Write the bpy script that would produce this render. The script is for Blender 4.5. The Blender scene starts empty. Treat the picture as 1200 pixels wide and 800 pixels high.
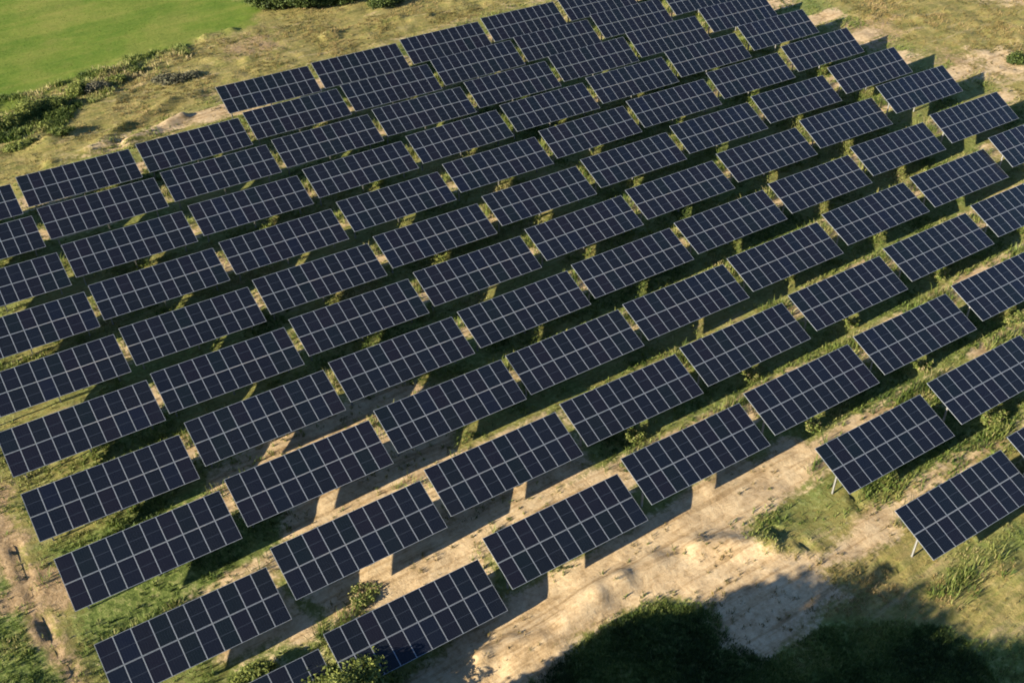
import bpy, math, random
import numpy as np
from mathutils import Matrix

# ------------------------------------------------------------------ camera, sky, sun, exposure
scene = bpy.context.scene
COL = scene.collection
CAM_H = 60.636
FOCAL = 1270.34            # in pixels of a 1200 px wide frame
M = np.array([[0.83598601, -0.35314612, 0.42001811],
              [-0.5486955, -0.52707894, 0.64893839],
              [-0.00778737, -0.77296546, -0.63440031]])   # columns: right, down, forward
cam_data = bpy.data.cameras.new('camera')
cam = bpy.data.objects.new('camera', cam_data)
COL.objects.link(cam)
cam_data.sensor_fit = 'HORIZONTAL'
cam_data.sensor_width = 36.0
cam_data.lens = FOCAL / 1200.0 * 36.0
cam_data.clip_start = 0.5
cam_data.clip_end = 8000.0
R, Dn, F = M[:, 0], M[:, 1], M[:, 2]
cam.matrix_world = Matrix(((R[0], -Dn[0], -F[0], 0), (R[1], -Dn[1], -F[1], 0), (R[2], -Dn[2], -F[2], CAM_H), (0, 0, 0, 1)))
scene.camera = cam

SUN_D = np.array([2.72, 0.09, -1.0])
SUN_D = SUN_D / np.linalg.norm(SUN_D)
sun_elev = math.asin(-SUN_D[2])
sun_az = math.atan2(-SUN_D[0], -SUN_D[1])
world = bpy.data.worlds.new('World')
scene.world = world
world.use_nodes = True
wn = world.node_tree.nodes
sky = wn.new('ShaderNodeTexSky')
sky.sky_type = 'NISHITA'
sky.sun_disc = False
sky.ozone_density = 5.0
sky.air_density = 1.0
sky.dust_density = 0.6
sky.sun_elevation = sun_elev
sky.sun_rotation = sun_az
wn['Background'].inputs['Strength'].default_value = 0.055
world.node_tree.links.new(sky.outputs[0], wn['Background'].inputs['Color'])

sun_data = bpy.data.lights.new('sun', 'SUN')
sun_data.energy = 4.6
sun_data.angle = math.radians(0.5)
sun_data.color = (1.0, 0.86, 0.62)
sun = bpy.data.objects.new('sun', sun_data)
COL.objects.link(sun)
from mathutils import Vector
sun.rotation_euler = Vector(SUN_D).to_track_quat('-Z', 'Y').to_euler()
sun.location = (0, 60, 80)

scene.view_settings.view_transform = 'Standard'
scene.view_settings.look = 'None'
scene.view_settings.gamma = 1.0
scene.view_settings.use_curve_mapping = False
scene.view_settings.exposure = 1.85
scene.cycles.filter_width = 1.9
scene.cycles.max_bounces = 6
scene.cycles.diffuse_bounces = 3

rng = np.random.default_rng(7)
random.seed(7)

# ------------------------------------------------------------------ helpers
def tag(o, label=None, cat=None, group=None, kind=None):
    if label: o['label'] = label
    if cat: o['category'] = cat
    if group: o['group'] = group
    if kind: o['kind'] = kind
    return o

def mesh_np(name, verts, faces_flat, loop_tot, mats, attrs=None, mat_idx=None, smooth=False):
    me = bpy.data.meshes.new(name)
    verts = np.asarray(verts, np.float32)
    faces_flat = np.asarray(faces_flat, np.int32)
    loop_tot = np.asarray(loop_tot, np.int32)
    me.vertices.add(len(verts)); me.vertices.foreach_set('co', verts.ravel())
    me.loops.add(len(faces_flat)); me.loops.foreach_set('vertex_index', faces_flat)
    me.polygons.add(len(loop_tot))
    st = np.concatenate([[0], np.cumsum(loop_tot)[:-1]]).astype(np.int32)
    me.polygons.foreach_set('loop_start', st)
    if mat_idx is not None: me.polygons.foreach_set('material_index', np.asarray(mat_idx, np.int32))
    me.polygons.foreach_set('use_smooth', np.full(len(loop_tot), smooth))
    for m in (mats if isinstance(mats, (list, tuple)) else [mats]): me.materials.append(m)
    for k, v in (attrs or {}).items():
        a = me.attributes.new(k, 'FLOAT', 'POINT')
        a.data.foreach_set('value', np.asarray(v, np.float32))
    me.update(calc_edges=True)
    me.validate()
    return me

def link(name, me, parent=None):
    o = bpy.data.objects.new(name, me)
    COL.objects.link(o)
    if parent: o.parent = parent
    return o

def empty(name, loc):
    o = bpy.data.objects.new(name, None)
    o.empty_display_size = 0.3
    COL.objects.link(o)
    o.location = loc
    return o

def _hash(ix, iy, seed):
    h = (ix.astype(np.int64) * 374761393 + iy.astype(np.int64) * 668265263 + seed * 982451653) & 0xffffffff
    h = ((h ^ (h >> 13)) * 1274126177) & 0xffffffff
    return ((h ^ (h >> 16)) & 0xffff) / 65535.0

def vnoise(x, y, scale, seed=0):
    x = np.asarray(x, float) / scale; y = np.asarray(y, float) / scale
    ix = np.floor(x); iy = np.floor(y); fx = x - ix; fy = y - iy
    fx = fx * fx * (3 - 2 * fx); fy = fy * fy * (3 - 2 * fy)
    a = _hash(ix, iy, seed); b = _hash(ix + 1, iy, seed); c = _hash(ix, iy + 1, seed); d = _hash(ix + 1, iy + 1, seed)
    return (a * (1 - fx) + b * fx) * (1 - fy) + (c * (1 - fx) + d * fx) * fy

def fbm(x, y, scale, seed=0, oct=4):
    s = 0; amp = 1; t = 0
    for k in range(oct):
        s = s + amp * vnoise(x, y, scale / 2 ** k, seed + 11 * k); t += amp; amp *= 0.55
    return s / t

# ------------------------------------------------------------------ survey of the solar tables (metres on site)
P0 = np.array([0.07604472, 41.38200504, 3.682])
U = np.array([12.2537609, 0.292715174, 0.0])
V = np.array([-0.254007814, 7.3476317, 0.0])
W = np.array([11.5779973, 0.0, -0.388565097])
S = np.array([-0.02103376, -3.81591874, -1.38174508])
SURV = {(0, 1): [0.03, -0.12, -1.14, -0.04], (0, 2): [-0.02, -0.04, -0.2, -0.01], (0, 3): [-0.15, 0.06, 0.3, -0.03], (0, 4): [-0.12, 0.1, 0.25, 0.03], (0, 5): [-0.03, 0.02, 0.21, -0.02], (0, 6): [0.07, -0.11, 0.23, 0.0], (0, 0): [0.13, -0.16, -1.37, -0.05], (1, 0): [0.1, -0.12, -0.81, 0.06], (1, 1): [0.04, -0.02, -0.04, 0.2], (1, 2): [-0.09, 0.03, 0.25, 0.06], (1, 3): [-0.13, 0.09, 0.16, 0.0], (1, 4): [-0.1, 0.09, -0.1, 0.12], (1, 5): [0.01, -0.03, 0.0, 0.04], (1, 6): [0.0, -0.07, 0.07, 0.1], (1, 7): [0.09, -0.16, 0.2, 0.0], (2, 0): [0.12, 0.05, 0.02, 0.13], (2, 1): [0.02, -0.0, 0.33, 0.13], (2, 2): [-0.04, 0.05, 0.46, 0.03], (2, 3): [-0.09, 0.08, -0.02, 0.17], (2, 4): [-0.11, 0.02, -0.12, 0.06], (2, 5): [-0.08, 0.04, -0.28, 0.11], (2, 6): [-0.05, -0.04, -0.05, 0.05], (2, 7): [0.16, -0.28, -0.2, 0.0], (2, 8): [0.19, -0.29, 0.3, 0.0], (3, 0): [0.01, -0.03, 0.0, 0.01], (3, 1): [-0.03, -0.04, 0.28, 0.11], (3, 2): [-0.09, 0.0, 0.24, 0.04], (3, 3): [-0.04, 0.01, -0.09, 0.09], (3, 4): [-0.07, -0.02, -0.17, 0.12], (3, 6): [0.11, -0.14, -0.28, 0.0], (3, 7): [-0.03, 0.01, -0.18, -0.14], (3, 8): [0.17, -0.24, -0.18, -0.03], (4, 0): [0.25, -0.03, 0.03, 0.11], (4, 1): [0.03, -0.01, -0.04, 0.0], (4, 8): [0.08, -0.01, 0.24, -0.05], (5, 8): [0.11, -0.14, -0.24, 0.08], (6, 8): [0.03, -0.04, -0.28, 0.04], (7, 8): [-0.08, 0.08, -0.23, -0.01], (5, 1): [0.02, -0.01, -0.17, 0.0], (6, 1): [-0.11, 0.01, -0.02, 0.0], (7, 1): [-0.12, 0.02, 0.24, 0.0], (8, 1): [-0.12, 0.03, 0.42, 0.0], (9, 1): [-0.11, 0.03, 0.32, 0.0], (9, 2): [0.05, 0.01, 0.08, 0.09], (10, 3): [0.03, 0.01, 0.17, 0.0], (10, 4): [-0.03, 0.01, -0.16, 0.0], (10, 5): [-0.02, -0.0, -0.39, 0.0], (10, 6): [-0.07, 0.02, -0.6, 0.0], (10, 7): [0.03, -0.05, -0.82, 0.0], (-1, 4): [-0.06, 0.14, 0.14, -0.06], (-1, 5): [0.01, 0.02, 0.35, 0.0], (-2, 4): [-0.03, 0.16, 0.04, -0.11], (-2, 5): [-0.03, 0.1, 0.28, 0.0]}
SK = np.array(list(SURV), float)
SQ = np.array(list(SURV.values()), float)
SXY = P0[:2] + SK[:, 1:2] * U[:2] + SK[:, 0:1] * V[:2] + 0.5 * W[:2] + 0.5 * S[:2]

def gp(vals, length, noise, mean=0.0):
    d2 = ((SXY[:, None] - SXY[None]) ** 2).sum(-1)
    K = np.exp(-d2 / (2 * length ** 2)) * 0.16 + noise ** 2 * np.eye(len(SXY))
    al = np.linalg.solve(K, np.asarray(vals) - mean)
    def f(x, y):
        p = np.stack([np.ravel(x), np.ravel(y)], 1)
        out = np.empty(len(p))
        for s in range(0, len(p), 40000):
            q = p[s:s + 40000]
            d2 = ((q[:, None] - SXY[None]) ** 2).sum(-1)
            out[s:s + 40000] = np.exp(-d2 / (2 * length ** 2)) * 0.16 @ al + mean
        return out.reshape(np.shape(x))
    return f
GZ = gp(SQ[:, 2], 14.0, 0.12)
GQ = [gp(SQ[:, k], 18.0, 0.12 if k == 2 else 0.1, 0.04 if k == 3 else 0.0) for k in range(4)]

def at(px, py, z=0.0):
    """site point seen at a pixel of the 1200 x 800 survey photograph, at height z"""
    d = M @ np.array([(px - 600) / FOCAL, (py - 400) / FOCAL, 1.0])
    s = (z - CAM_H) / d[2]
    return s * d[0], s * d[1]

def poly(pts): return np.array([at(*p) for p in pts])

def in_poly(x, y, P):
    ins = np.zeros(x.shape, bool)
    j = len(P) - 1
    for i in range(len(P)):
        xi, yi = P[i]; xj, yj = P[j]
        c = ((yi > y) != (yj > y)) & (x < (xj - xi) * (y - yi) / (yj - yi + 1e-12) + xi)
        ins ^= c; j = i
    return ins

def seg_dist(x, y, A):
    d = np.full(x.shape, 1e9)
    for (ax, ay), (bx, by) in zip(A[:-1], A[1:]):
        vx, vy = bx - ax, by - ay
        t = np.clip(((x - ax) * vx + (y - ay) * vy) / (vx * vx + vy * vy + 1e-9), 0, 1)
        d = np.minimum(d, np.hypot(x - ax - t * vx, y - ay - t * vy))
    return d

def soft_poly(x, y, P, soft=0.8):
    """1 inside, 0 outside, with a soft edge of the given width in metres"""
    d = seg_dist(x, y, np.vstack([P, P[:1]]))
    s = np.where(in_poly(x, y, P), d, -d)
    return np.clip(0.5 + s / (2 * soft), 0, 1)

# ground cover, surveyed outlines
SAND = [poly([(440, 830), (480, 775), (600, 695), (690, 640), (765, 598), (850, 552), (905, 525), (945, 512), (955, 535), (935, 575),
              (885, 600), (870, 620), (905, 640), (960, 650), (1000, 607), (1060, 575), (1190, 508), (1230, 490), (1230, 503), (1190, 522), (1065, 590), (1050, 612), (1035, 645),
              (960, 668), (1000, 700), (960, 730), (900, 768), (850, 745), (835, 702), (760, 700), (690, 735), (610, 800), (560, 840)]),
        poly([(240, 560), (330, 505), (480, 445), (515, 455), (545, 530), (640, 480), (690, 545), (600, 640), (470, 690), (395, 725), (340, 655), (330, 600), (262, 600)]),
        poly([(385, 735), (410, 705), (560, 625), (600, 602), (705, 548), (735, 545), (740, 570), (660, 592), (590, 628), (570, 650), (580, 690), (430, 720)]),
        poly([(255, 690), (330, 650), (335, 680), (380, 720), (300, 765), (250, 770)])]
PALE = [poly([(1120, -30), (1260, -30), (1230, 8), (1150, 6)]), poly([(1130, 60), (1200, 55), (1210, 100), (1150, 95)])]
SOIL = [poly([(-10, 560), (15, 575), (22, 610), (45, 690), (78, 760), (110, 820), (80, 820), (50, 745), (18, 690), (-15, 640)]),
        poly([(-10, 700), (35, 660), (68, 655), (85, 715), (70, 722), (40, 705), (-10, 720)]),
        poly([(245, 120), (275, 100), (285, 150), (255, 140)]), poly([(250, 50), (320, 33), (345, 55), (290, 75), (255, 68)]),
        poly([(955, 22), (1060, 18), (1065, 50), (1020, 68), (985, 45)]), poly([(1090, 55), (1170, 65), (1150, 98), (1100, 88)])]
GREEN = [poly([(-60, 580), (0, 620), (40, 720), (80, 780), (110, 830), (-60, 850)]), poly([(40, 640), (250, 560), (300, 640), (260, 730), (120, 800), (80, 740), (90, 660)]),
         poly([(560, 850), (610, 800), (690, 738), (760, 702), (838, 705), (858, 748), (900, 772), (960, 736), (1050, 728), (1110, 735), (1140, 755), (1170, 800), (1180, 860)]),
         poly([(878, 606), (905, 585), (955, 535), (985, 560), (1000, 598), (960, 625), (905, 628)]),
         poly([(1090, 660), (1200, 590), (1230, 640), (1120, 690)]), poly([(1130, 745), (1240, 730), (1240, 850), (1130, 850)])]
FIELD = poly([(-330, 260), (-120, 180), (0, 130), (45, 112), (100, 90), (190, 62), (262, 42), (300, 30), (305, 12), (292, -6), (230, -180), (-500, -260), (-900, 100)])
ARRAY = poly([(-140, 260), (0, 228), (255, 112), (640, -10), (900, -40), (1010, 25), (1170, 95), (1300, 200), (1300, 480), (950, 640), (470, 800), (100, 830), (-60, 620)])
PIT = [[(18, 640), (24, 656)], [(26, 664), (31, 678)], [(36, 690), (37, 698)], [(46, 722), (60, 750)], [(63, 762), (66, 764)], [(80, 778), (84, 784)],
       [(998, 580), (1009, 600)], [(903, 620), (912, 626)], [(936, 637), (949, 644)], [(1032, 660), (1052, 668)]]
RIDGE = [[(118, 168), (165, 142), (205, 122), (232, 113)], [(150, 170), (190, 152), (215, 140)], [(45, 172), (85, 160)], [(60, 195), (130, 172)],
         [(120, 92), (150, 83)], [(240, 46), (272, 38)], [(290, 72), (330, 62)], [(380, 45), (440, 28), (500, 18)], 
         [(560, 770), (700, 690), (820, 640), (900, 640)], [(600, 770), (700, 705)], [(640, 745), (730, 685)], [(500, 812), (600, 745)]]
PITW = [np.array([at(*q) for q in p]) for p in PIT]
RIDGEW = [np.array([at(*q) for q in p]) for p in RIDGE]

def covers(x, y):
    wx = x + (fbm(x, y, 3.0, 5) - .5) * 2.2
    wy = y + (fbm(x, y, 3.0, 17) - .5) * 2.2
    sand = np.zeros(x.shape)
    for k, p in enumerate(SAND): sand = np.maximum(sand, soft_poly(wx, wy, p, .9) * (1 if k == 0 else .92))
    for p in PALE: sand = np.maximum(sand, .8 * soft_poly(wx, wy, p, 3.0))
    soil = np.zeros(x.shape)
    for k, p in enumerate(SOIL): soil = np.maximum(soil, soft_poly(wx, wy, p, 1.0 if k < 2 else 3.0) * (1 if k < 2 else .62))
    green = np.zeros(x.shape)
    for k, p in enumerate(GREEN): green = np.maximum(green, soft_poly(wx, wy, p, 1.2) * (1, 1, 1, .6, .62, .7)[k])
    arr = soft_poly(x, y, ARRAY, 2.0)
    # tan ground behind every row, paled to brighten the sunlit half of the lanes
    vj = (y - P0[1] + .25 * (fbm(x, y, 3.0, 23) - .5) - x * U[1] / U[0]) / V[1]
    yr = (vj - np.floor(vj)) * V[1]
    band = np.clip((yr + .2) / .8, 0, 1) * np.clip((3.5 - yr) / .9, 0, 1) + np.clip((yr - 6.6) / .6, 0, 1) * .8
    pale_var = np.clip((fbm(x, y, 7.0, 29, 3) - .5) * 2.6 + .78, .3, 1)
    strip = band * pale_var * np.clip((x - 2 + (y - 50) * .12) / 10, .15, 1)
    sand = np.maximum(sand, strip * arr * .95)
    green = np.maximum(green, arr * (.15 + .75 * fbm(x, y, 9.0, 31, 3)))
    fx = x + (fbm(x, y, 6.0, 71) - .5) * 5 + (fbm(x, y, 1.6, 72) - .5) * 4; fy = y + (fbm(x, y, 6.0, 77) - .5) * 5 + (fbm(x, y, 1.6, 78) - .5) * 4
    field = soft_poly(fx, fy, FIELD, .8)
    return sand, soil, green, field, arr

def height(x, y, detail=True):
    x = np.asarray(x, float); y = np.asarray(y, float)
    h = np.clip(GZ(x, y), -1.9, 0.7)
    if detail:
        f = soft_poly(x, y, FIELD, 3.0)
        h = h + (fbm(x, y, 6.0, 3) - .5) * .35 * (1 - .7 * f) + (fbm(x, y, 1.3, 9, 3) - .5) * .16 * (1 - .8 * f)
        bank = (1 - f) * (1 - soft_poly(x, y, ARRAY, 4.0)) * (1 - soft_poly(x, y, SAND[0], 3.0))
        h = h + bank * np.abs(fbm(x, y * 2.2, 5.0, 91, 4) - .5) * 1.1
        for p in RIDGEW: h = h + .6 * np.exp(-(seg_dist(x, y, p) / .75) ** 2) * (.4 + vnoise(x, y, 1.6, 8))
        for p in PITW:
            d = seg_dist(x, y, p)
            h = h - .28 * np.exp(-(d / .22) ** 2) * (.5 + vnoise(x, y, 1.1, 66)) + .10 * np.exp(-((d - .7) / .3) ** 2) * (.3 + vnoise(x, y, .9, 67))
    return h

# ------------------------------------------------------------------ materials
def new_mat(name):
    m = bpy.data.materials.new(name); m.use_nodes = True
    nt = m.node_tree
    b = nt.nodes['Principled BSDF']
    return m, nt, b

def N(nt, t, **kw):
    n = nt.nodes.new(t)
    for k, v in kw.items(): setattr(n, k, v)
    return n

def noise(nt, vec, scale, detail=4, rough=.6):
    n = N(nt, 'ShaderNodeTexNoise'); n.inputs['Scale'].default_value = scale; n.inputs['Detail'].default_value = detail; n.inputs['Roughness'].default_value = rough
    nt.links.new(vec, n.inputs['Vector']); return n.outputs['Fac']

def ramp(nt, fac, stops):
    r = N(nt, 'ShaderNodeValToRGB')
    cr = r.color_ramp
    while len(cr.elements) < len(stops): cr.elements.new(0.5)
    for e, (p, c) in zip(cr.elements, stops): e.position = p; e.color = (*c, 1)
    nt.links.new(fac, r.inputs['Fac']); return r.outputs['Color']

def mixc(nt, fac, a, b, mode='MIX'):
    m = N(nt, 'ShaderNodeMix', data_type='RGBA', blend_type=mode)
    if isinstance(fac, (int, float)): m.inputs[0].default_value = fac
    else: nt.links.new(fac, m.inputs[0])
    for v, s in ((a, m.inputs[6]), (b, m.inputs[7])):
        if isinstance(v, tuple): s.default_value = (*v, 1)
        else: nt.links.new(v, s)
    return m.outputs[2]

def math_(nt, op, a, b=None, clamp=False):
    m = N(nt, 'ShaderNodeMath', operation=op); m.use_clamp = clamp
    for v, s in ((a, m.inputs[0]), (b, m.inputs[1])):
        if v is None: continue
        if isinstance(v, (int, float)): s.default_value = v
        else: nt.links.new(v, s)
    return m.outputs[0]

def attr(nt, name):
    a = N(nt, 'ShaderNodeAttribute'); a.attribute_name = name; return a.outputs['Fac']

_ta, _tb = at(560, 770), at(930, 575)
TRACK_ANG = math.atan2(_tb[1] - _ta[1], _tb[0] - _ta[0])

def ground_material():
    m, nt, b = new_mat('ground_cover')
    pos = N(nt, 'ShaderNodeNewGeometry').outputs['Position']
    n_big = noise(nt, pos, .09, 4); n_mid = noise(nt, pos, .5, 5, .65); n_fine = noise(nt, pos, 2.6, 6, .7); n_grit = noise(nt, pos, 9.0, 4, .7)
    brk = math_(nt, 'ADD', math_(nt, 'MULTIPLY', math_(nt, 'SUBTRACT', n_mid, .5), 1.1), math_(nt, 'MULTIPLY', math_(nt, 'SUBTRACT', n_fine, .5), 1.3))
    def mask(name, gain=2.6):
        a = math_(nt, 'ADD', math_(nt, 'SUBTRACT', attr(nt, name), .5), brk)
        return math_(nt, 'ADD', math_(nt, 'MULTIPLY', a, gain), .5, True)
    dry = ramp(nt, n_mid, [(.36, (.085, .10, .028)), (.45, (.19, .165, .055)), (.54, (.27, .22, .09)), (.64, (.37, .28, .15))])
    dry2 = ramp(nt, n_fine, [(.36, (.06, .068, .02)), (.5, (.20, .175, .065)), (.64, (.38, .31, .165))])
    dry = mixc(nt, .5, dry, dry2)
    ms = N(nt, 'ShaderNodeMapping'); ms.inputs['Rotation'].default_value = (0, 0, .03); ms.inputs['Scale'].default_value = (.12, .75, .3)
    nt.links.new(pos, ms.inputs['Vector'])
    n_str = noise(nt, ms.outputs[0], 1.0, 5, .65)
    dry = mixc(nt, .5, dry, ramp(nt, n_str, [(.34, (.06, .075, .022)), (.43, (.15, .16, .045)), (.5, (.27, .22, .08)), (.57, (.16, .18, .05)), (.66, (.40, .31, .18))]))
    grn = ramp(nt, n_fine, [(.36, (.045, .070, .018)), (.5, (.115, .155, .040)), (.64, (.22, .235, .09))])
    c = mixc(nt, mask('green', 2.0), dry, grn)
    soil = ramp(nt, n_fine, [(.3, (.15, .10, .055)), (.5, (.28, .20, .115)), (.72, (.38, .285, .18))])
    c = mixc(nt, mask('soil'), c, soil)
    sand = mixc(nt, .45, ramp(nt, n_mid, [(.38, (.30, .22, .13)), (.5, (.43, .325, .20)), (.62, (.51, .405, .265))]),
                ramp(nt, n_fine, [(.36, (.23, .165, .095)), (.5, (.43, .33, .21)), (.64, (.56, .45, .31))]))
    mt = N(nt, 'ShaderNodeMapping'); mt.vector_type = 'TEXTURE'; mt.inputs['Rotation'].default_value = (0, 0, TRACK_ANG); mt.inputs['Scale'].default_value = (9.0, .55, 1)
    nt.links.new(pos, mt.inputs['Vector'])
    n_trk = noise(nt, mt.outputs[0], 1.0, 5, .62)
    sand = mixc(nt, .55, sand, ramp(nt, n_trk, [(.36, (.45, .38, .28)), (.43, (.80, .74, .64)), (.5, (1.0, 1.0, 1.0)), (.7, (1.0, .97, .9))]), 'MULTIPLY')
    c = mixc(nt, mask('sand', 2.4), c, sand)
    # the mown field: long faint bands running with the rows
    mp = N(nt, 'ShaderNodeMapping'); mp.inputs['Rotation'].default_value = (0, 0, -.10); mp.inputs['Scale'].default_value = (.014, .34, .2)
    nt.links.new(pos, mp.inputs['Vector'])
    n_band = noise(nt, mp.outputs[0], 1.0, 3)
    fa = ramp(nt, n_band, [(.38, (.065, .125, .012)), (.5, (.115, .17, .02)), (.62, (.20, .21, .045))])
    fb = ramp(nt, n_mid, [(.36, (.06, .12, .012)), (.5, (.115, .17, .022)), (.64, (.20, .20, .05))])
    fld = mixc(nt, .4, fa, fb)
    fld = mixc(nt, .35, fld, ramp(nt, n_big, [(.40, (.055, .125, .010)), (.5, (.12, .175, .025)), (.6, (.23, .22, .06))]))
    fld = mixc(nt, .25, fld, ramp(nt, n_fine, [(.38, (.035, .07, .01)), (.62, (.17, .21, .05))]))
    c = mixc(nt, attr(nt, 'field'), c, fld)
    c = mixc(nt, .35, c, ramp(nt, n_grit, [(.3, (.45, .45, .45)), (.7, (1.0, 1.0, 1.0))]), 'MULTIPLY')
    nt.links.new(c, b.inputs['Base Color'])
    b.inputs['Roughness'].default_value = .95
    b.inputs['Specular IOR Level'].default_value = .12
    bp = N(nt, 'ShaderNodeBump'); nt.links.new(math_(nt, 'SUBTRACT', math_(nt, 'SUBTRACT', .55, math_(nt, 'MULTIPLY', attr(nt, 'field'), .42)), math_(nt, 'MULTIPLY', attr(nt, 'sand'), .22), True), bp.inputs['Strength']); bp.inputs['Distance'].default_value = .25
    hsum = math_(nt, 'ADD', n_fine, math_(nt, 'MULTIPLY', n_grit, .35))
    nt.links.new(hsum, bp.inputs['Height']); nt.links.new(bp.outputs[0], b.inputs['Normal'])
    return m

def leaf_material(name, stops, trans=.28, rough=.6):
    m, nt, b = new_mat(name)
    c = ramp(nt, attr(nt, 'tint'), stops)
    nt.links.new(c, b.inputs['Base Color'])
    b.inputs['Roughness'].default_value = rough
    b.inputs['Specular IOR Level'].default_value = .25
    tr = N(nt, 'ShaderNodeBsdfTranslucent'); nt.links.new(c, tr.inputs['Color'])
    mx = N(nt, 'ShaderNodeMixShader'); mx.inputs[0].default_value = trans
    nt.links.new(b.outputs[0], mx.inputs[1]); nt.links.new(tr.outputs[0], mx.inputs[2])
    nt.links.new(mx.outputs[0], nt.nodes['Material Output'].inputs['Surface'])
    return m

def glass_material():
    m, nt, b = new_mat('solar_cells')
    oi = N(nt, 'ShaderNodeObjectInfo').outputs['Random']
    tc = N(nt, 'ShaderNodeTexCoord').outputs['Object']
    sp = N(nt, 'ShaderNodeSeparateXYZ'); nt.links.new(tc, sp.inputs[0])
    def lines(sock, pitch, w):
        f = math_(nt, 'FRACT', math_(nt, 'DIVIDE', sock, pitch))
        d = math_(nt, 'ABSOLUTE', math_(nt, 'SUBTRACT', f, .5))
        return math_(nt, 'GREATER_THAN', d, .5 - w / pitch / 2)
    lx = lines(sp.outputs['X'], .1783, .005)
    ly = lines(sp.outputs['Y'], .0795, .003)
    mid = math_(nt, 'LESS_THAN', math_(nt, 'ABSOLUTE', sp.outputs['Y']), .018)
    ln = math_(nt, 'MAXIMUM', math_(nt, 'MAXIMUM', lx, ly), mid)
    base = ramp(nt, oi, [(0, (.0028, .0050, .0098)), (.35, (.0032, .0052, .0118)), (.65, (.0046, .0048, .0112)), (.85, (.0024, .0060, .0095)), (1, (.0032, .0054, .0150))])
    base = mixc(nt, ln, base, (.024, .031, .046))
    ns = noise(nt, N(nt, 'ShaderNodeNewGeometry').outputs['Position'], .8, 4)
    nl = noise(nt, N(nt, 'ShaderNodeNewGeometry').outputs['Position'], .11, 3)
    base = mixc(nt, math_(nt, 'MULTIPLY', math_(nt, 'ADD', ns, nl), .013), base, (.22, .20, .16))
    nt.links.new(base, b.inputs['Base Color'])
    nt.links.new(math_(nt, 'ADD', math_(nt, 'MULTIPLY', ns, .12), .12), b.inputs['Roughness'])
    b.inputs['IOR'].default_value = 1.42
    b.inputs['Specular IOR Level'].default_value = .42
    return m

def metal_material(name, col, rough, metallic=1.0):
    m, nt, b = new_mat(name)
    ns = noise(nt, N(nt, 'ShaderNodeTexCoord').outputs['Object'], 3.0, 4)
    c = ramp(nt, ns, [(.3, tuple(v * .8 for v in col)), (.7, col)])
    nt.links.new(c, b.inputs['Base Color'])
    b.inputs['Roughness'].default_value = rough
    b.inputs['Metallic'].default_value = metallic
    return m

def bark_material():
    m, nt, b = new_mat('bark')
    ns = noise(nt, N(nt, 'ShaderNodeTexCoord').outputs['Object'], 6.0, 5)
    nt.links.new(ramp(nt, ns, [(.3, (.05, .035, .022)), (.7, (.16, .12, .085))]), b.inputs['Base Color'])
    b.inputs['Roughness'].default_value = .9
    return m

MAT_GROUND = ground_material()
MAT_GLASS = glass_material()
MAT_FRAME = metal_material('anodised_frame', (.235, .265, .31), .5, .2)
MAT_STEEL = metal_material('galvanised_steel', (.27, .275, .28), .65, .3)
MAT_BARK = bark_material()
MAT_GRASS = leaf_material('lane_grass', [(0, (.022, .042, .012)), (.3, (.075, .12, .026)), (.55, (.16, .20, .05)), (.78, (.25, .24, .095)), (1, (.36, .30, .17))], .3)
MAT_DRY = leaf_material('straw_grass', [(0, (.07, .07, .022)), (.4, (.16, .13, .045)), (.7, (.25, .19, .08)), (1, (.34, .26, .14))], .25)
MAT_MEADOW = leaf_material('meadow_grass', [(0, (.055, .10, .012)), (.5, (.09, .15, .02)), (1, (.15, .18, .04))], .3)
MAT_LEAF = leaf_material('leaf_green', [(0, (.020, .036, .010)), (.5, (.075, .11, .026)), (1, (.19, .22, .055))], .3)
MAT_LEAF_GREY = leaf_material('leaf_grey', [(0, (.07, .075, .045)), (.5, (.13, .13, .08)), (1, (.22, .20, .14))], .2)

# ------------------------------------------------------------------ ground
def axis(lo, hi, step, far):
    a = np.arange(lo, hi + step / 2, step)
    g = []; d = step; p = 0
    while p < far:
        d *= 1.35; p += d; g.append(p)
    g = np.array(g)
    return np.concatenate([lo - g[::-1], a, hi + g])
gx = axis(-14, 150, .4, 3500); gy = axis(6, 176, .4, 3500)
X, Y = np.meshgrid(gx, gy)
Z = height(X, Y)
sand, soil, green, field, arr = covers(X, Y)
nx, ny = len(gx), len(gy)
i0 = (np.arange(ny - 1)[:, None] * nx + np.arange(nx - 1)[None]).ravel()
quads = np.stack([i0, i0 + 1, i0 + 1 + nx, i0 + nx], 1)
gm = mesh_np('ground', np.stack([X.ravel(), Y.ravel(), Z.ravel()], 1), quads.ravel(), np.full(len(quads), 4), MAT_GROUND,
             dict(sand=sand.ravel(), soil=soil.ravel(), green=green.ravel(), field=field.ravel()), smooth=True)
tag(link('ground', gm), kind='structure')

# ------------------------------------------------------------------ solar tables
def box(verts, faces, c, ax, ay, az):
    """box from centre and three half-axis vectors"""
    b = len(verts)
    c = np.asarray(c, float)
    for sz in (-1, 1):
        for sx, sy in ((-1, -1), (1, -1), (1, 1), (-1, 1)):
            verts.append(c + sx * np.asarray(ax) + sy * np.asarray(ay) + sz * np.asarray(az))
    for f in ((0, 3, 2, 1), (4, 5, 6, 7), (0, 1, 5, 4), (1, 2, 6, 5), (2, 3, 7, 6), (3, 0, 4, 7)): faces.append([b + k for k in f])

def build(name, verts, faces, mats, mi=None):
    fl = [k for f in faces for k in f]
    return mesh_np(name, np.array(verts), fl, [len(f) for f in faces], mats, mat_idx=mi)

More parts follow.
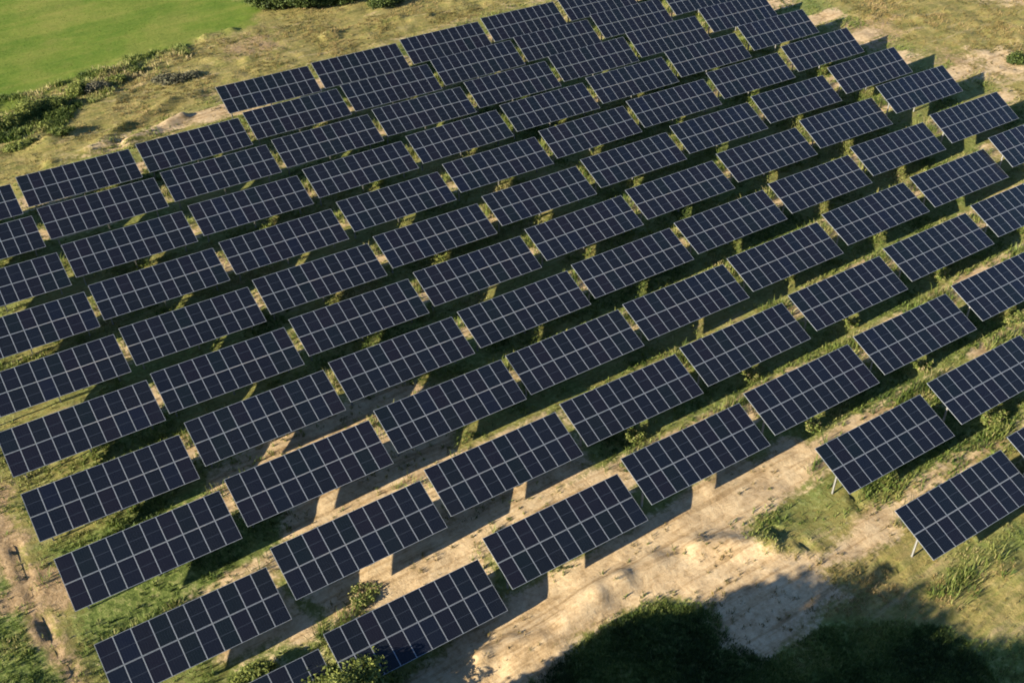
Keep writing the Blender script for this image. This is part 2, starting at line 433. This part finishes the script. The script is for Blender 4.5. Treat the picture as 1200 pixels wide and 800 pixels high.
PW = 1.1578; PL = 2.0292          # module pitch along and across the table
def module_mesh():
    w, l, t, fr = PW / 2 - .003, PL / 2 - .004, .035, .026
    v, f, mi = [], [], []
    gw, gl = w - fr, l - fr
    box(v, f, (0, -l + fr / 2, 0), (w, 0, 0), (0, fr / 2, 0), (0, 0, t / 2)); box(v, f, (0, l - fr / 2, 0), (w, 0, 0), (0, fr / 2, 0), (0, 0, t / 2))
    box(v, f, (-w + fr / 2, 0, 0), (fr / 2, 0, 0), (0, gl, 0), (0, 0, t / 2)); box(v, f, (w - fr / 2, 0, 0), (fr / 2, 0, 0), (0, gl, 0), (0, 0, t / 2))
    mi += [1] * len(f)
    box(v, f, (0, 0, .004), (gw, 0, 0), (0, gl, 0), (0, 0, .010)); mi += [0] * 6
    return build('solar_panel', v, f, [MAT_GLASS, MAT_FRAME], mi)
ME_MODULE = module_mesh()

def ibeam(v, f, c, half_len_vec, wv, hv):
    wv = np.asarray(wv, float); hv = np.asarray(hv, float)
    t = .1
    box(v, f, np.asarray(c) + hv * (1 - t), half_len_vec, wv, hv * t); box(v, f, np.asarray(c) - hv * (1 - t), half_len_vec, wv, hv * t)
    box(v, f, c, half_len_vec, wv * t, hv * (1 - 2 * t))

def table_frame(slope):
    """unit vectors of a table: along the row, down the slope, out of the glass"""
    a = W + np.array([0, 0, slope]); a = a / np.linalg.norm(a)
    s = S - a * (S @ a); s = s / np.linalg.norm(s)
    return a, -s, np.cross(a, -s)
A0, B0, C0 = table_frame(0.04)          # B0 points up the slope
SA = math.hypot(S[1], S[2]) / 2         # half the slope length
def rack_mesh():
    v, f = [], []
    L = 11.58
    for o in (-1.62, -.42, .42, 1.62):                       # purlins along the row
        c = np.array([L / 2, o, -.065]); box(v, f, c, (L / 2 - .3, 0, 0), (0, .032, 0), (0, 0, .036))
    box(v, f, (L / 2, 0, -.03), (L / 2 - .02, 0, 0), (0, .02, 0), (0, 0, .012))   # cover strip behind the middle joint
    for x in POSTX:
        box(v, f, (x, 0, -.16), (.035, 0, 0), (0, 1.6, 0), (0, 0, .04))
    return build('rack_frame', v, f, MAT_STEEL)
POSTX = (.85, 5.79, 10.73)
ME_RACK = rack_mesh()
def post_mesh(length=4.2):
    v, f = [], []
    ibeam(v, f, (0, 0, -length / 2), (0, 0, length / 2), (.055, 0, 0), (0, .065, 0))
    return build('post', v, f, MAT_STEEL)
ME_POST = post_mesh()

ORD = ['first', 'second', 'third', 'fourth', 'fifth', 'sixth', 'seventh', 'eighth', 'ninth', 'tenth', 'eleventh', 'twelfth']
def table_label(j, i, start):
    if (j, i) == (-2, 4): return 'dark solar table on a pale post at the corner nearest the shaded sand'
    if (j, i) == (-2, 5): return 'solar table cut by the frame edge just beyond the lowest corner table'
    if (j, i) == (-1, 4): return 'dark solar table on a pale post above the tan track, beside the grassy sand'
    if (j, i) == (-1, 5): return 'dark solar table above the tan track, cut by the right edge of the frame'
    if (j, i) == (0, 0): return 'solar table almost wholly hidden behind the bush at the bottom edge'
    if (j, i) == (0, 1): return 'solar table with one corner covered by the tree crown at the bottom edge'
    k = i - start
    if j == 0: return 'solar table %s in line after the tree-covered one, in the front row' % ORD[k - 2]
    if j == 10: return 'solar table %s from the left in the farthest row, beside dry grass' % ORD[k]
    return 'solar table %s from the left in the %s row behind the front row' % (ORD[k], ORD[j - 1])

ROWS = {-2: (4, 5), -1: (4, 5), 0: (0, 6), 1: (0, 7), 2: (0, 8), 3: (0, 8), 4: (0, 8), 5: (0, 8), 6: (0, 8), 7: (0, 8), 8: (0, 8), 9: (0, 8), 10: (3, 8)}
START = {j: r[0] for j, r in ROWS.items()}
TABLES = []
def make_table(j, i):
    c = P0 + i * U + j * V
    mx, my = c[0] + 5.8, c[1] - 1.9
    q = [g(np.array([mx]), np.array([my]))[0] for g in GQ]
    if (j, i) in SURV: q = SURV[(j, i)]
    else: q = [q[0], q[1], q[2] + rng.normal(0, .04), q[3] + rng.normal(0, .05)]
    tl = c + np.array(q[:3])
    a, b, n = table_frame(q[3])
    mid = tl + a * 5.79 - b * SA                      # centre of the glass
    # the far tables stand steeper
    dl = math.radians(8.0) * float(np.clip((math.hypot(mx, my) - 96) / 34, 0, 1))
    b, n = b * math.cos(dl) + n * math.sin(dl), n * math.cos(dl) - b * math.sin(dl)
    gz = float(np.clip(GZ(np.array([mx]), np.array([my]))[0], -1.9, .7))
    t = empty('solar_table', (mid[0], mid[1], gz))
    tag(t, table_label(j, i, START[j]), 'solar table', 'ground-mounted solar tables in parallel rows')
    Rm = Matrix(((a[0], b[0], n[0], 0), (a[1], b[1], n[1], 0), (a[2], b[2], n[2], 0), (0, 0, 0, 1)))
    org = np.array(mid) - np.array([mid[0], mid[1], gz])
    def put(name, me, local):
        o = bpy.data.objects.new(name, me); COL.objects.link(o); o.parent = t
        p = org + a * local[0] + b * local[1] + n * local[2]
        mm = Rm.copy(); mm.translation = Vector(p); o.matrix_local = mm
        return o
    put('rack_frame', ME_RACK, (-5.79, 0, -.02))
    for r in (0, 1):
        for k in range(10):
            put('solar_panel', ME_MODULE, ((k - 4.5) * PW, (PL / 2 + .012) * (1 if r == 0 else -1), 0))
    for x in POSTX:
        o = bpy.data.objects.new('post', ME_POST); COL.objects.link(o); o.parent = t
        p = org + a * (x - 5.79) + n * -.22
        o.location = Vector(p)
    TABLES.append((j, i, tl, a, b))
for j in sorted(ROWS):
    for i in range(ROWS[j][0], ROWS[j][1] + 1): make_table(j, i)

# ------------------------------------------------------------------ grass, weeds
def tufts(name, P, hgt, mat, blades=7, width=.05, spread=.16, lean=.45, tint=None, seed=1):
    r = np.random.default_rng(seed)
    n = len(P); hgt = np.broadcast_to(hgt, (n,))
    z = height(P[:, 0], P[:, 1]) - .02
    base = np.column_stack([P, z]).repeat(blades, 0)
    H = hgt.repeat(blades) * r.uniform(.5, 1.15, n * blades)
    ang = r.uniform(0, 2 * math.pi, n * blades)
    out = np.column_stack([np.cos(ang), np.sin(ang), np.zeros_like(ang)])
    side = np.column_stack([-np.sin(ang), np.cos(ang), np.zeros_like(ang)])
    twist = r.uniform(-.8, .8, n * blades)[:, None]
    side = side * np.cos(twist) + out * np.sin(twist)
    sc = (hgt.repeat(blades) / .3)[:, None]
    b0 = base + out * (r.uniform(0, 1, n * blades)[:, None] * spread * sc)
    w = side * (width * .5 * np.sqrt(sc))
    ln = (r.uniform(.1, 1, n * blades) * lean)[:, None]
    up = np.array([0, 0, 1.0])
    m1 = b0 + up * (H * .6)[:, None] + out * ln * (H * .35)[:, None]
    tip = b0 + up * (H * (1 - .25 * ln[:, 0]))[:, None] + out * ln * H[:, None]
    v = np.stack([b0 - w, b0 + w, m1 + w * .8, m1 - w * .8, tip], 1).reshape(-1, 3)
    k = np.arange(n * blades) * 5
    fl = np.stack([k, k + 1, k + 2, k + 3, k + 3, k + 2, k + 4], 1).ravel()
    lt = np.tile([4, 3], n * blades)
    tt = np.clip((tint.repeat(blades) if tint is not None else r.uniform(0, 1, n * blades)) + r.normal(0, .13, n * blades), 0, 1).repeat(5)
    return link(name, mesh_np(name, v, fl, lt, mat, dict(tint=tt)))

def scatter(n, box_, seed):
    r = np.random.default_rng(seed)
    return np.column_stack([r.uniform(box_[0], box_[1], n), r.uniform(box_[2], box_[3], n)])

VIEW = poly([(-60, -40), (1260, -40), (1260, 850), (-60, 850)])
P = scatter(430000, (-14, 150, 10, 176), 11)
P = P[in_poly(P[:, 0], P[:, 1], VIEW)]
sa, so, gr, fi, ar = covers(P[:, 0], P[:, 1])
u = rng.uniform(0, 1, len(P))
bare = np.clip(sa * .97 + so * .85, 0, 1)
patch = np.clip((fbm(P[:, 0], P[:, 1], 4.5, 41, 3) - .38) * 4, .05, 1)
near = np.clip(1.25 - (P[:, 1] - 30) / 160, .45, 1)
lane = (ar > .5) & (fi < .3)
keepL = lane & (u < (1 - bare) * patch * .85 * near)
PL_ = P[keepL]
tl_ = np.clip(.75 - gr[keepL] * .55 + (fbm(PL_[:, 0], PL_[:, 1], 3.0, 51) - .5) * 1.1, 0, 1)
hl = .14 + .34 * fbm(PL_[:, 0], PL_[:, 1], 2.5, 61) * rng.uniform(.5, 1.5, len(PL_))
tag(tufts('grass', PL_, hl, MAT_GRASS, 6, .055, .2, .6, tl_, 2), kind='stuff')
keepG = (~lane) & (fi < .4) & (gr > .35) & (u < (1 - bare) * (gr * 1.3 - .35) * near)
PG = P[keepG]
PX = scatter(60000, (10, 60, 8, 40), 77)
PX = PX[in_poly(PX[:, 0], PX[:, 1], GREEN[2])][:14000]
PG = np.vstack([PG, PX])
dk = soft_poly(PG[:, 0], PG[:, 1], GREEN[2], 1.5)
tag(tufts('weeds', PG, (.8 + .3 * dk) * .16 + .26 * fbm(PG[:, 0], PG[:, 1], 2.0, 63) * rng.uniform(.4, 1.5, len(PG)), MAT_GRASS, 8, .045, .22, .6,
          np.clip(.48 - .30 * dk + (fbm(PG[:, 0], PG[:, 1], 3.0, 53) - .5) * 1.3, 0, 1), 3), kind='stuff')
keepD = (~lane) & (fi < .4) & (gr <= .35) & (u < (1 - bare) * patch * .7 * near)
PD = P[keepD]
tag(tufts('dry_grass', PD, .14 + .25 * fbm(PD[:, 0], PD[:, 1], 3.0, 65) * rng.uniform(.5, 1.6, len(PD)), MAT_DRY, 7, .04, .22, .55,
          np.clip(.5 + (fbm(PD[:, 0], PD[:, 1], 4.0, 55) - .5) * 1.6, 0, 1), 4), kind='stuff')
keepF = (fi > .3) & (u < .5)
PF = P[keepF]
tag(tufts('meadow_grass', PF, .05 + .05 * rng.uniform(0, 1, len(PF)), MAT_MEADOW, 5, .05, .3, .5,
          np.clip(.5 + (fbm(PF[:, 0], PF[:, 1], 5.0, 57) - .5) * 1.6, 0, 1), 5), kind='stuff')
HB = poly([(-40, 175), (-40, 120), (40, 108), (105, 86), (190, 60), (215, 54), (225, 70), (170, 100), (110, 125), (50, 165)])
PH = scatter(120000, (-20, 60, 120, 185), 79)
PH = PH[in_poly(PH[:, 0], PH[:, 1], HB)]
PH = PH[rng.uniform(0, 1, len(PH)) < np.clip((fbm(PH[:, 0], PH[:, 1], 3.5, 83, 3) - .4) * 5, .05, 1)][:9000]
tag(tufts('tall_grass', PH, .3 + .5 * fbm(PH[:, 0], PH[:, 1], 2.0, 85) * rng.uniform(.5, 1.6, len(PH)), MAT_GRASS, 7, .06, .22, .6,
          np.clip(.62 + (fbm(PH[:, 0], PH[:, 1], 3.0, 87) - .5) * 1.8, 0, 1), 9), kind='stuff')
# sparse tufts that stand on the sand
keepS = (sa > .6) & (fi < .3) & (u < .12 * np.clip((fbm(P[:, 0], P[:, 1], 3.0, 43, 3) - .45) * 6, 0, 1))
PS = P[keepS]
tag(tufts('sand_grass', PS, .12 + .22 * rng.uniform(0, 1, len(PS)), MAT_DRY, 6, .055, .2, .7, np.clip(rng.normal(.35, .25, len(PS)), 0, 1), 6), kind='stuff')
# tall weeds in the sunny slots of the lanes
WP = []; WH = []
for (j, i, tl, a, b) in TABLES:
    for s in range(int(rng.integers(20, 40))):
        x = tl[0] + rng.normal(2.6, 1.5); y = tl[1] - 4.7 - abs(rng.normal(0, .9))
        if soft_poly(np.array([x]), np.array([y]), SAND[0], .5)[0] > .4 or (j <= 2 and i in (1, 2, 3) and rng.random() < .72): continue
        WP.append((x, y)); WH.append(rng.uniform(.35, 1.05))
WP = np.array(WP)
tag(tufts('tall_weeds', WP, np.array(WH), MAT_GRASS, 24, .030, .26, .6, np.clip(rng.normal(.5, .2, len(WP)), 0, 1), 8), kind='stuff')

# ------------------------------------------------------------------ shrubs and trees
def leaf_cloud(lobes, n, size, seed, tint_base=.5):
    """leaf faces spread through ellipsoid lobes (x, y, z, rx, ry, rz), denser at their skins, with gaps"""
    r = np.random.default_rng(seed)
    lob = np.array(lobes, float)
    vol = (lob[:, 3] * lob[:, 4] * lob[:, 5]) ** .75
    which = r.choice(len(lob), n, p=vol / vol.sum())
    d = r.normal(size=(n, 3)); d /= np.linalg.norm(d, axis=1)[:, None]
    rad = r.uniform(.25, 1.08, n) ** .5
    # sprays: leaves gather round twig ends
    nt_ = max(8, n // 14)
    tw = r.integers(0, nt_, n)
    td = r.normal(size=(nt_, 3)); td /= np.linalg.norm(td, axis=1)[:, None]
    trd = r.uniform(.3, 1.12, nt_) ** .5
    tl = r.choice(len(lob), nt_, p=vol / vol.sum())
    use = r.random(n) < .8
    d = np.where(use[:, None], td[tw], d); rad = np.where(use, trd[tw], rad); which = np.where(use, tl[tw], which)
    c = lob[which, :3] + d * lob[which, 3:] * rad[:, None]
    c = c + r.normal(0, 1, (n, 3)) * np.where(use, size * 1.1, size * .3)[:, None]
    nrm = d * .5 + r.normal(size=(n, 3)) * .7 + np.array([0, 0, .35]); nrm /= np.linalg.norm(nrm, axis=1)[:, None]
    t1 = np.cross(nrm, r.normal(size=(n, 3))); t1 /= np.linalg.norm(t1, axis=1)[:, None]
    t2 = np.cross(nrm, t1)
    s = (size * r.uniform(.6, 1.3, n))[:, None]
    v = np.stack([c - t1 * s, c - t2 * s * .5 + nrm * s * .12, c + t1 * s, c + t2 * s * .5 + nrm * s * .12], 1).reshape(-1, 3)
    k = np.arange(n) * 4
    fl = np.stack([k, k + 1, k + 2, k + 3], 1).ravel()
    twt = r.normal(0, .2, nt_)
    tint = np.clip(tint_base + np.where(use, twt[tw], 0) + r.normal(0, .12, n), 0, 1).repeat(4)
    keep = v.reshape(-1, 4, 3)[:, :, 2].min(1) > -.02
    if not keep.all():
        v = v.reshape(-1, 4, 3)[keep].reshape(-1, 3); tint = tint.reshape(-1, 4)[keep].ravel()
        k = np.arange(keep.sum()) * 4; fl = np.stack([k, k + 1, k + 2, k + 3], 1).ravel()
    return v, fl, np.full(len(v) // 4, 4), tint

def limbs(verts, faces, p, q, r0, r1, seg=7):
    p = np.asarray(p, float); q = np.asarray(q, float)
    d = (q - p) / np.linalg.norm(q - p)
    s = np.cross(d, (0.3, .9, .2)); s /= np.linalg.norm(s); t = np.cross(d, s)
    b = len(verts)
    for c, r in ((p, r0), ((p + q) / 2 + s * r0 * .4, (r0 + r1) / 2), (q, r1)):
        for k in range(seg):
            a = 2 * math.pi * k / seg; verts.append(c + (s * math.cos(a) + t * math.sin(a)) * r)
    for l in range(2):
        for k in range(seg):
            k2 = (k + 1) % seg; faces.append([b + l * seg + k, b + l * seg + k2, b + (l + 1) * seg + k2, b + (l + 1) * seg + k])

def shrub(name, label, cat, group, x, y, rx, ry, h, mat, seed, size=.12, dens=1.0, tint=.5, nl=None):
    r = np.random.default_rng(seed)
    t = empty(name, (x, y, float(height(np.array([x]), np.array([y]))[0]) - .03))
    tag(t, label, cat, group)
    nl = nl or 5
    lobes = [(0, 0, h * .45, rx * .8, ry * .8, h * .5)]
    for k in range(nl):
        a = r.uniform(0, 6.28); q = r.uniform(.35, .8)
        lobes.append((math.cos(a) * rx * q, math.sin(a) * ry * q, h * r.uniform(.3, .68), rx * r.uniform(.28, .5), ry * r.uniform(.28, .5), h * r.uniform(.22, .36)))
    n = int(900 * dens * max(.4, rx * ry * h) ** .67)
    n = min(n, 9000)
    v, fl, lt, tn = leaf_cloud(lobes, n, size, seed + 1, tint)
    link('foliage', mesh_np('foliage', v, fl, lt, mat, dict(tint=tn)), t)
    vv, ff = [], []
    for k in range(5):
        a = r.uniform(0, 6.28)
        limbs(vv, ff, (0, 0, -.1), (math.cos(a) * rx * .5, math.sin(a) * ry * .5, h * .6), .05 + .02 * h, .015, 5)
    link('stem', build('stem', vv, ff, MAT_BARK), t)
    return t

def tree(name, label, x, y, h, cr, seed, mat=None, size=.17, n=11000, group=None, tint=.5, base=.3):
    r = np.random.default_rng(seed)
    t = empty(name, (x, y, float(height(np.array([x]), np.array([y]))[0]) - .05))
    tag(t, label, 'tree', group)
    vv, ff = [], []
    limbs(vv, ff, (0, 0, -.2), (.15, .1, h * .45), .03 * h, .02 * h, 9)
    limbs(vv, ff, (.15, .1, h * .45), (.05, .2, h * .85), .02 * h, .006 * h, 7)
    lobes = []
    for k in range(13):
        a = k * 2.4 + r.uniform(-.4, .4); zf = base + (1 - base) * (k + .6) / 13.6
        q = cr * math.sin(math.pi * min(1, .28 + .62 * (zf - base) / (1 - base))) * r.uniform(.45, .72)
        c = np.array([math.cos(a) * q, math.sin(a) * q, h * zf * .93])
        s = cr * r.uniform(.3, .48)
        lobes.append((*c, s, s, s * r.uniform(.65, .9)))
        limbs(vv, ff, (.1, .1, h * (.25 + .5 * (zf - base))), c, .009 * h, .002 * h, 5)
    lobes.append((0, 0, h * .9, cr * .35, cr * .35, h * .1))
    v, fl, lt, tn = leaf_cloud(lobes, n, size, seed + 1, tint)
    link('crown', mesh_np('crown', v, fl, lt, mat or MAT_LEAF, dict(tint=tn)), t)
    link('trunk', build('trunk', vv, ff, MAT_BARK), t)
    return t

# the tree whose crown stands in the frame at the bottom, and its neighbours just outside it that shade the bank
def top_at(px, py, h):
    return at(px, py, h)
TX = at(424, 800, .3)
tree('leafy_tree', 'low leafy green tree whose crown covers a panel corner at the bottom edge', TX[0] - .9, TX[1] - 1.1, 3.7, 3.9, 101, n=24000, tint=.8, size=.13, base=.10)
for k, (sx, sy, h, cr) in enumerate([(690, 785, 9.0, 2.6), (750, 745, 9.5, 2.8), (810, 722, 10, 3.0), (870, 705, 11.5, 4.0), (960, 668, 12.5, 3.6), (1030, 675, 13.5, 3.8),
                                     (1100, 715, 13.0, 3.6), (720, 800, 10, 3.6), (800, 780, 10.5, 4.2), (900, 770, 11, 4.2), (1000, 755, 12.5, 4.2), (1090, 790, 12.5, 4.0), (980, 815, 12, 4.2), (1120, 830, 12, 3.6), (1065, 695, 13.5, 3.8), (1075, 735, 13, 4.2), (1050, 765, 13, 4.4), (950, 725, 12, 4.2), (930, 790, 11.5, 4.4), (1010, 710, 13, 4.0), (820, 830, 10.5, 4.2), (1030, 800, 12.5, 4.4), (1120, 742, 13, 4.0), (1135, 790, 13, 4.2), (1105, 765, 13, 4.4), (1150, 825, 13, 4.2), (788, 714, 10, 2.6), (1192, 778, 13, 3.6), (1215, 800, 13, 3.8), (1235, 765, 13, 4.2), (1180, 800, 12, 4.2), (1160, 770, 12.5, 3.6), (1260, 800, 13, 4.2)]):
    g = np.array([*at(sx, sy), 0]); h *= 1.14; p = g - SUN_D / -SUN_D[2] * h * .93
    tree('shade_tree', 'tall leafy tree standing below the frame that shades the sandy bank', p[0], p[1], h, cr, 120 + k, n=8000, size=.26, group='trees shading the bank')

BX = at(292, 782, 1.0)
shrub('bush', 'yellow green bush below the leftmost front table at the bottom edge', 'bush', None, BX[0], BX[1], 2.1, 1.3, 1.6, MAT_LEAF, 140, .12, 1.6, .8)

HEDGE = [(8, 150, 2.2, 2.3, 'rounded green shrub by the left frame edge below the green field', 0, .7),
         (34, 136, 1.7, 2.9, 'tall green shrub with a bare pale stem, second along the field edge', 0, .85),
         (62, 127, 2.0, 1.7, 'dark green shrub third along the field edge from the left', 0, .5),
         (90, 110, 1.5, 1.9, 'green shrub fourth along the field edge from the left', 0, .75),
         (112, 106, 1.5, 1.4, 'grey leaved shrub in the field-edge hedge', 1, .5),
         (137, 95, 1.4, 1.0, 'low green shrub at the far end of the hedge along the field', 0, .7),
         (160, 84, 1.0, .8, 'small dark bush past the hedge end on the dry bank', 0, .45),
         (200, 96, 2.6, .9, 'grey twiggy bush on the dry grass above the panels', 1, .35),
         (226, 90, 1.4, .8, 'smaller grey bush beside the grey twiggy bush', 1, .3),
         (26, 170, 2.0, .9, 'low olive bush on the dry bank above the panels', 0, .75),
         (72, 160, 1.5, .8, 'dark low bush on the dry bank above the panels', 0, .5),
         (52, 148, 1.1, .7, 'small olive bush just below the field-edge hedge', 0, .8)]
for k, (px, py, rr, h, lab, gy_, tint) in enumerate(HEDGE):
    x, y = at(px, py, .3)
    shrub('shrub', lab, 'shrub', 'shrubs along the field edge', x, y, rr, rr * .62, h * .8, (MAT_LEAF, MAT_LEAF_GREY)[gy_], 200 + 3 * k, .13, 1.3, min(1, tint + .12))
for k, (px, py, rr, h, lab) in enumerate([(330, 3, 4.2, 2.8, 'dark green bush at the top edge next to the green field corner'),
                                          (366, 1, 4.4, 3.2, 'dark green bush in the middle of the top edge clump'),
                                          (402, -3, 4.0, 2.8, 'dark green bush at the far end of the top edge clump'),
                                          (452, 2, 3.2, 1.8, 'small dark green bush standing alone at the top edge')]):
    x, y = at(px, py, .4)
    shrub('bush', lab, 'bush', 'dark bushes at the top edge', x, y, rr, rr * .75, h, MAT_LEAF, 260 + 3 * k, .18, .9, .3)
x, y = at(1190, 72, .3)
shrub('bush', 'small dark bush on the dry grass beyond the rows', 'bush', None, x, y, 1.7, 1.3, 1.0, MAT_LEAF, 290, .16, .8, .3)
for k, (px, py, rr, h, lab) in enumerate([(1163, 492, 1.3, 1.2, 'leafy weed clump between the two tables above the tan track'),
                                          (1190, 376, 1.2, 1.2, 'leafy weed clump at the right frame edge between two rows'),
                                          (952, 503, 1.0, 1.0, 'yellow green weed clump below the fourth front-row table'),
                                          (1080, 432, .9, .9, 'dry brown weed clump at the corner of the track-side table'),
                                          (744, 512, 1.2, .9, 'green weed clump in the sunlit gap before a front-row table'),
                                          (878, 440, .9, .9, 'green weed clump in the lane behind the front row'),
                                          (998, 380, .8, .9, 'green weed clump in the lane beside the sixth table'),
                                          (425, 688, 1.6, .5, 'wide green weed clump in the lane behind the tree crown'),
                                          (1105, 325, .8, .9, 'bright weed clump between panel corners at the right side')]):
    x, y = at(px, py, .3)
    shrub('weed_clump', lab, 'weed', 'weed clumps in the lanes', x, y, rr, rr * .7, h, MAT_GRASS, 300 + 3 * k, .09, 1.5, .55)
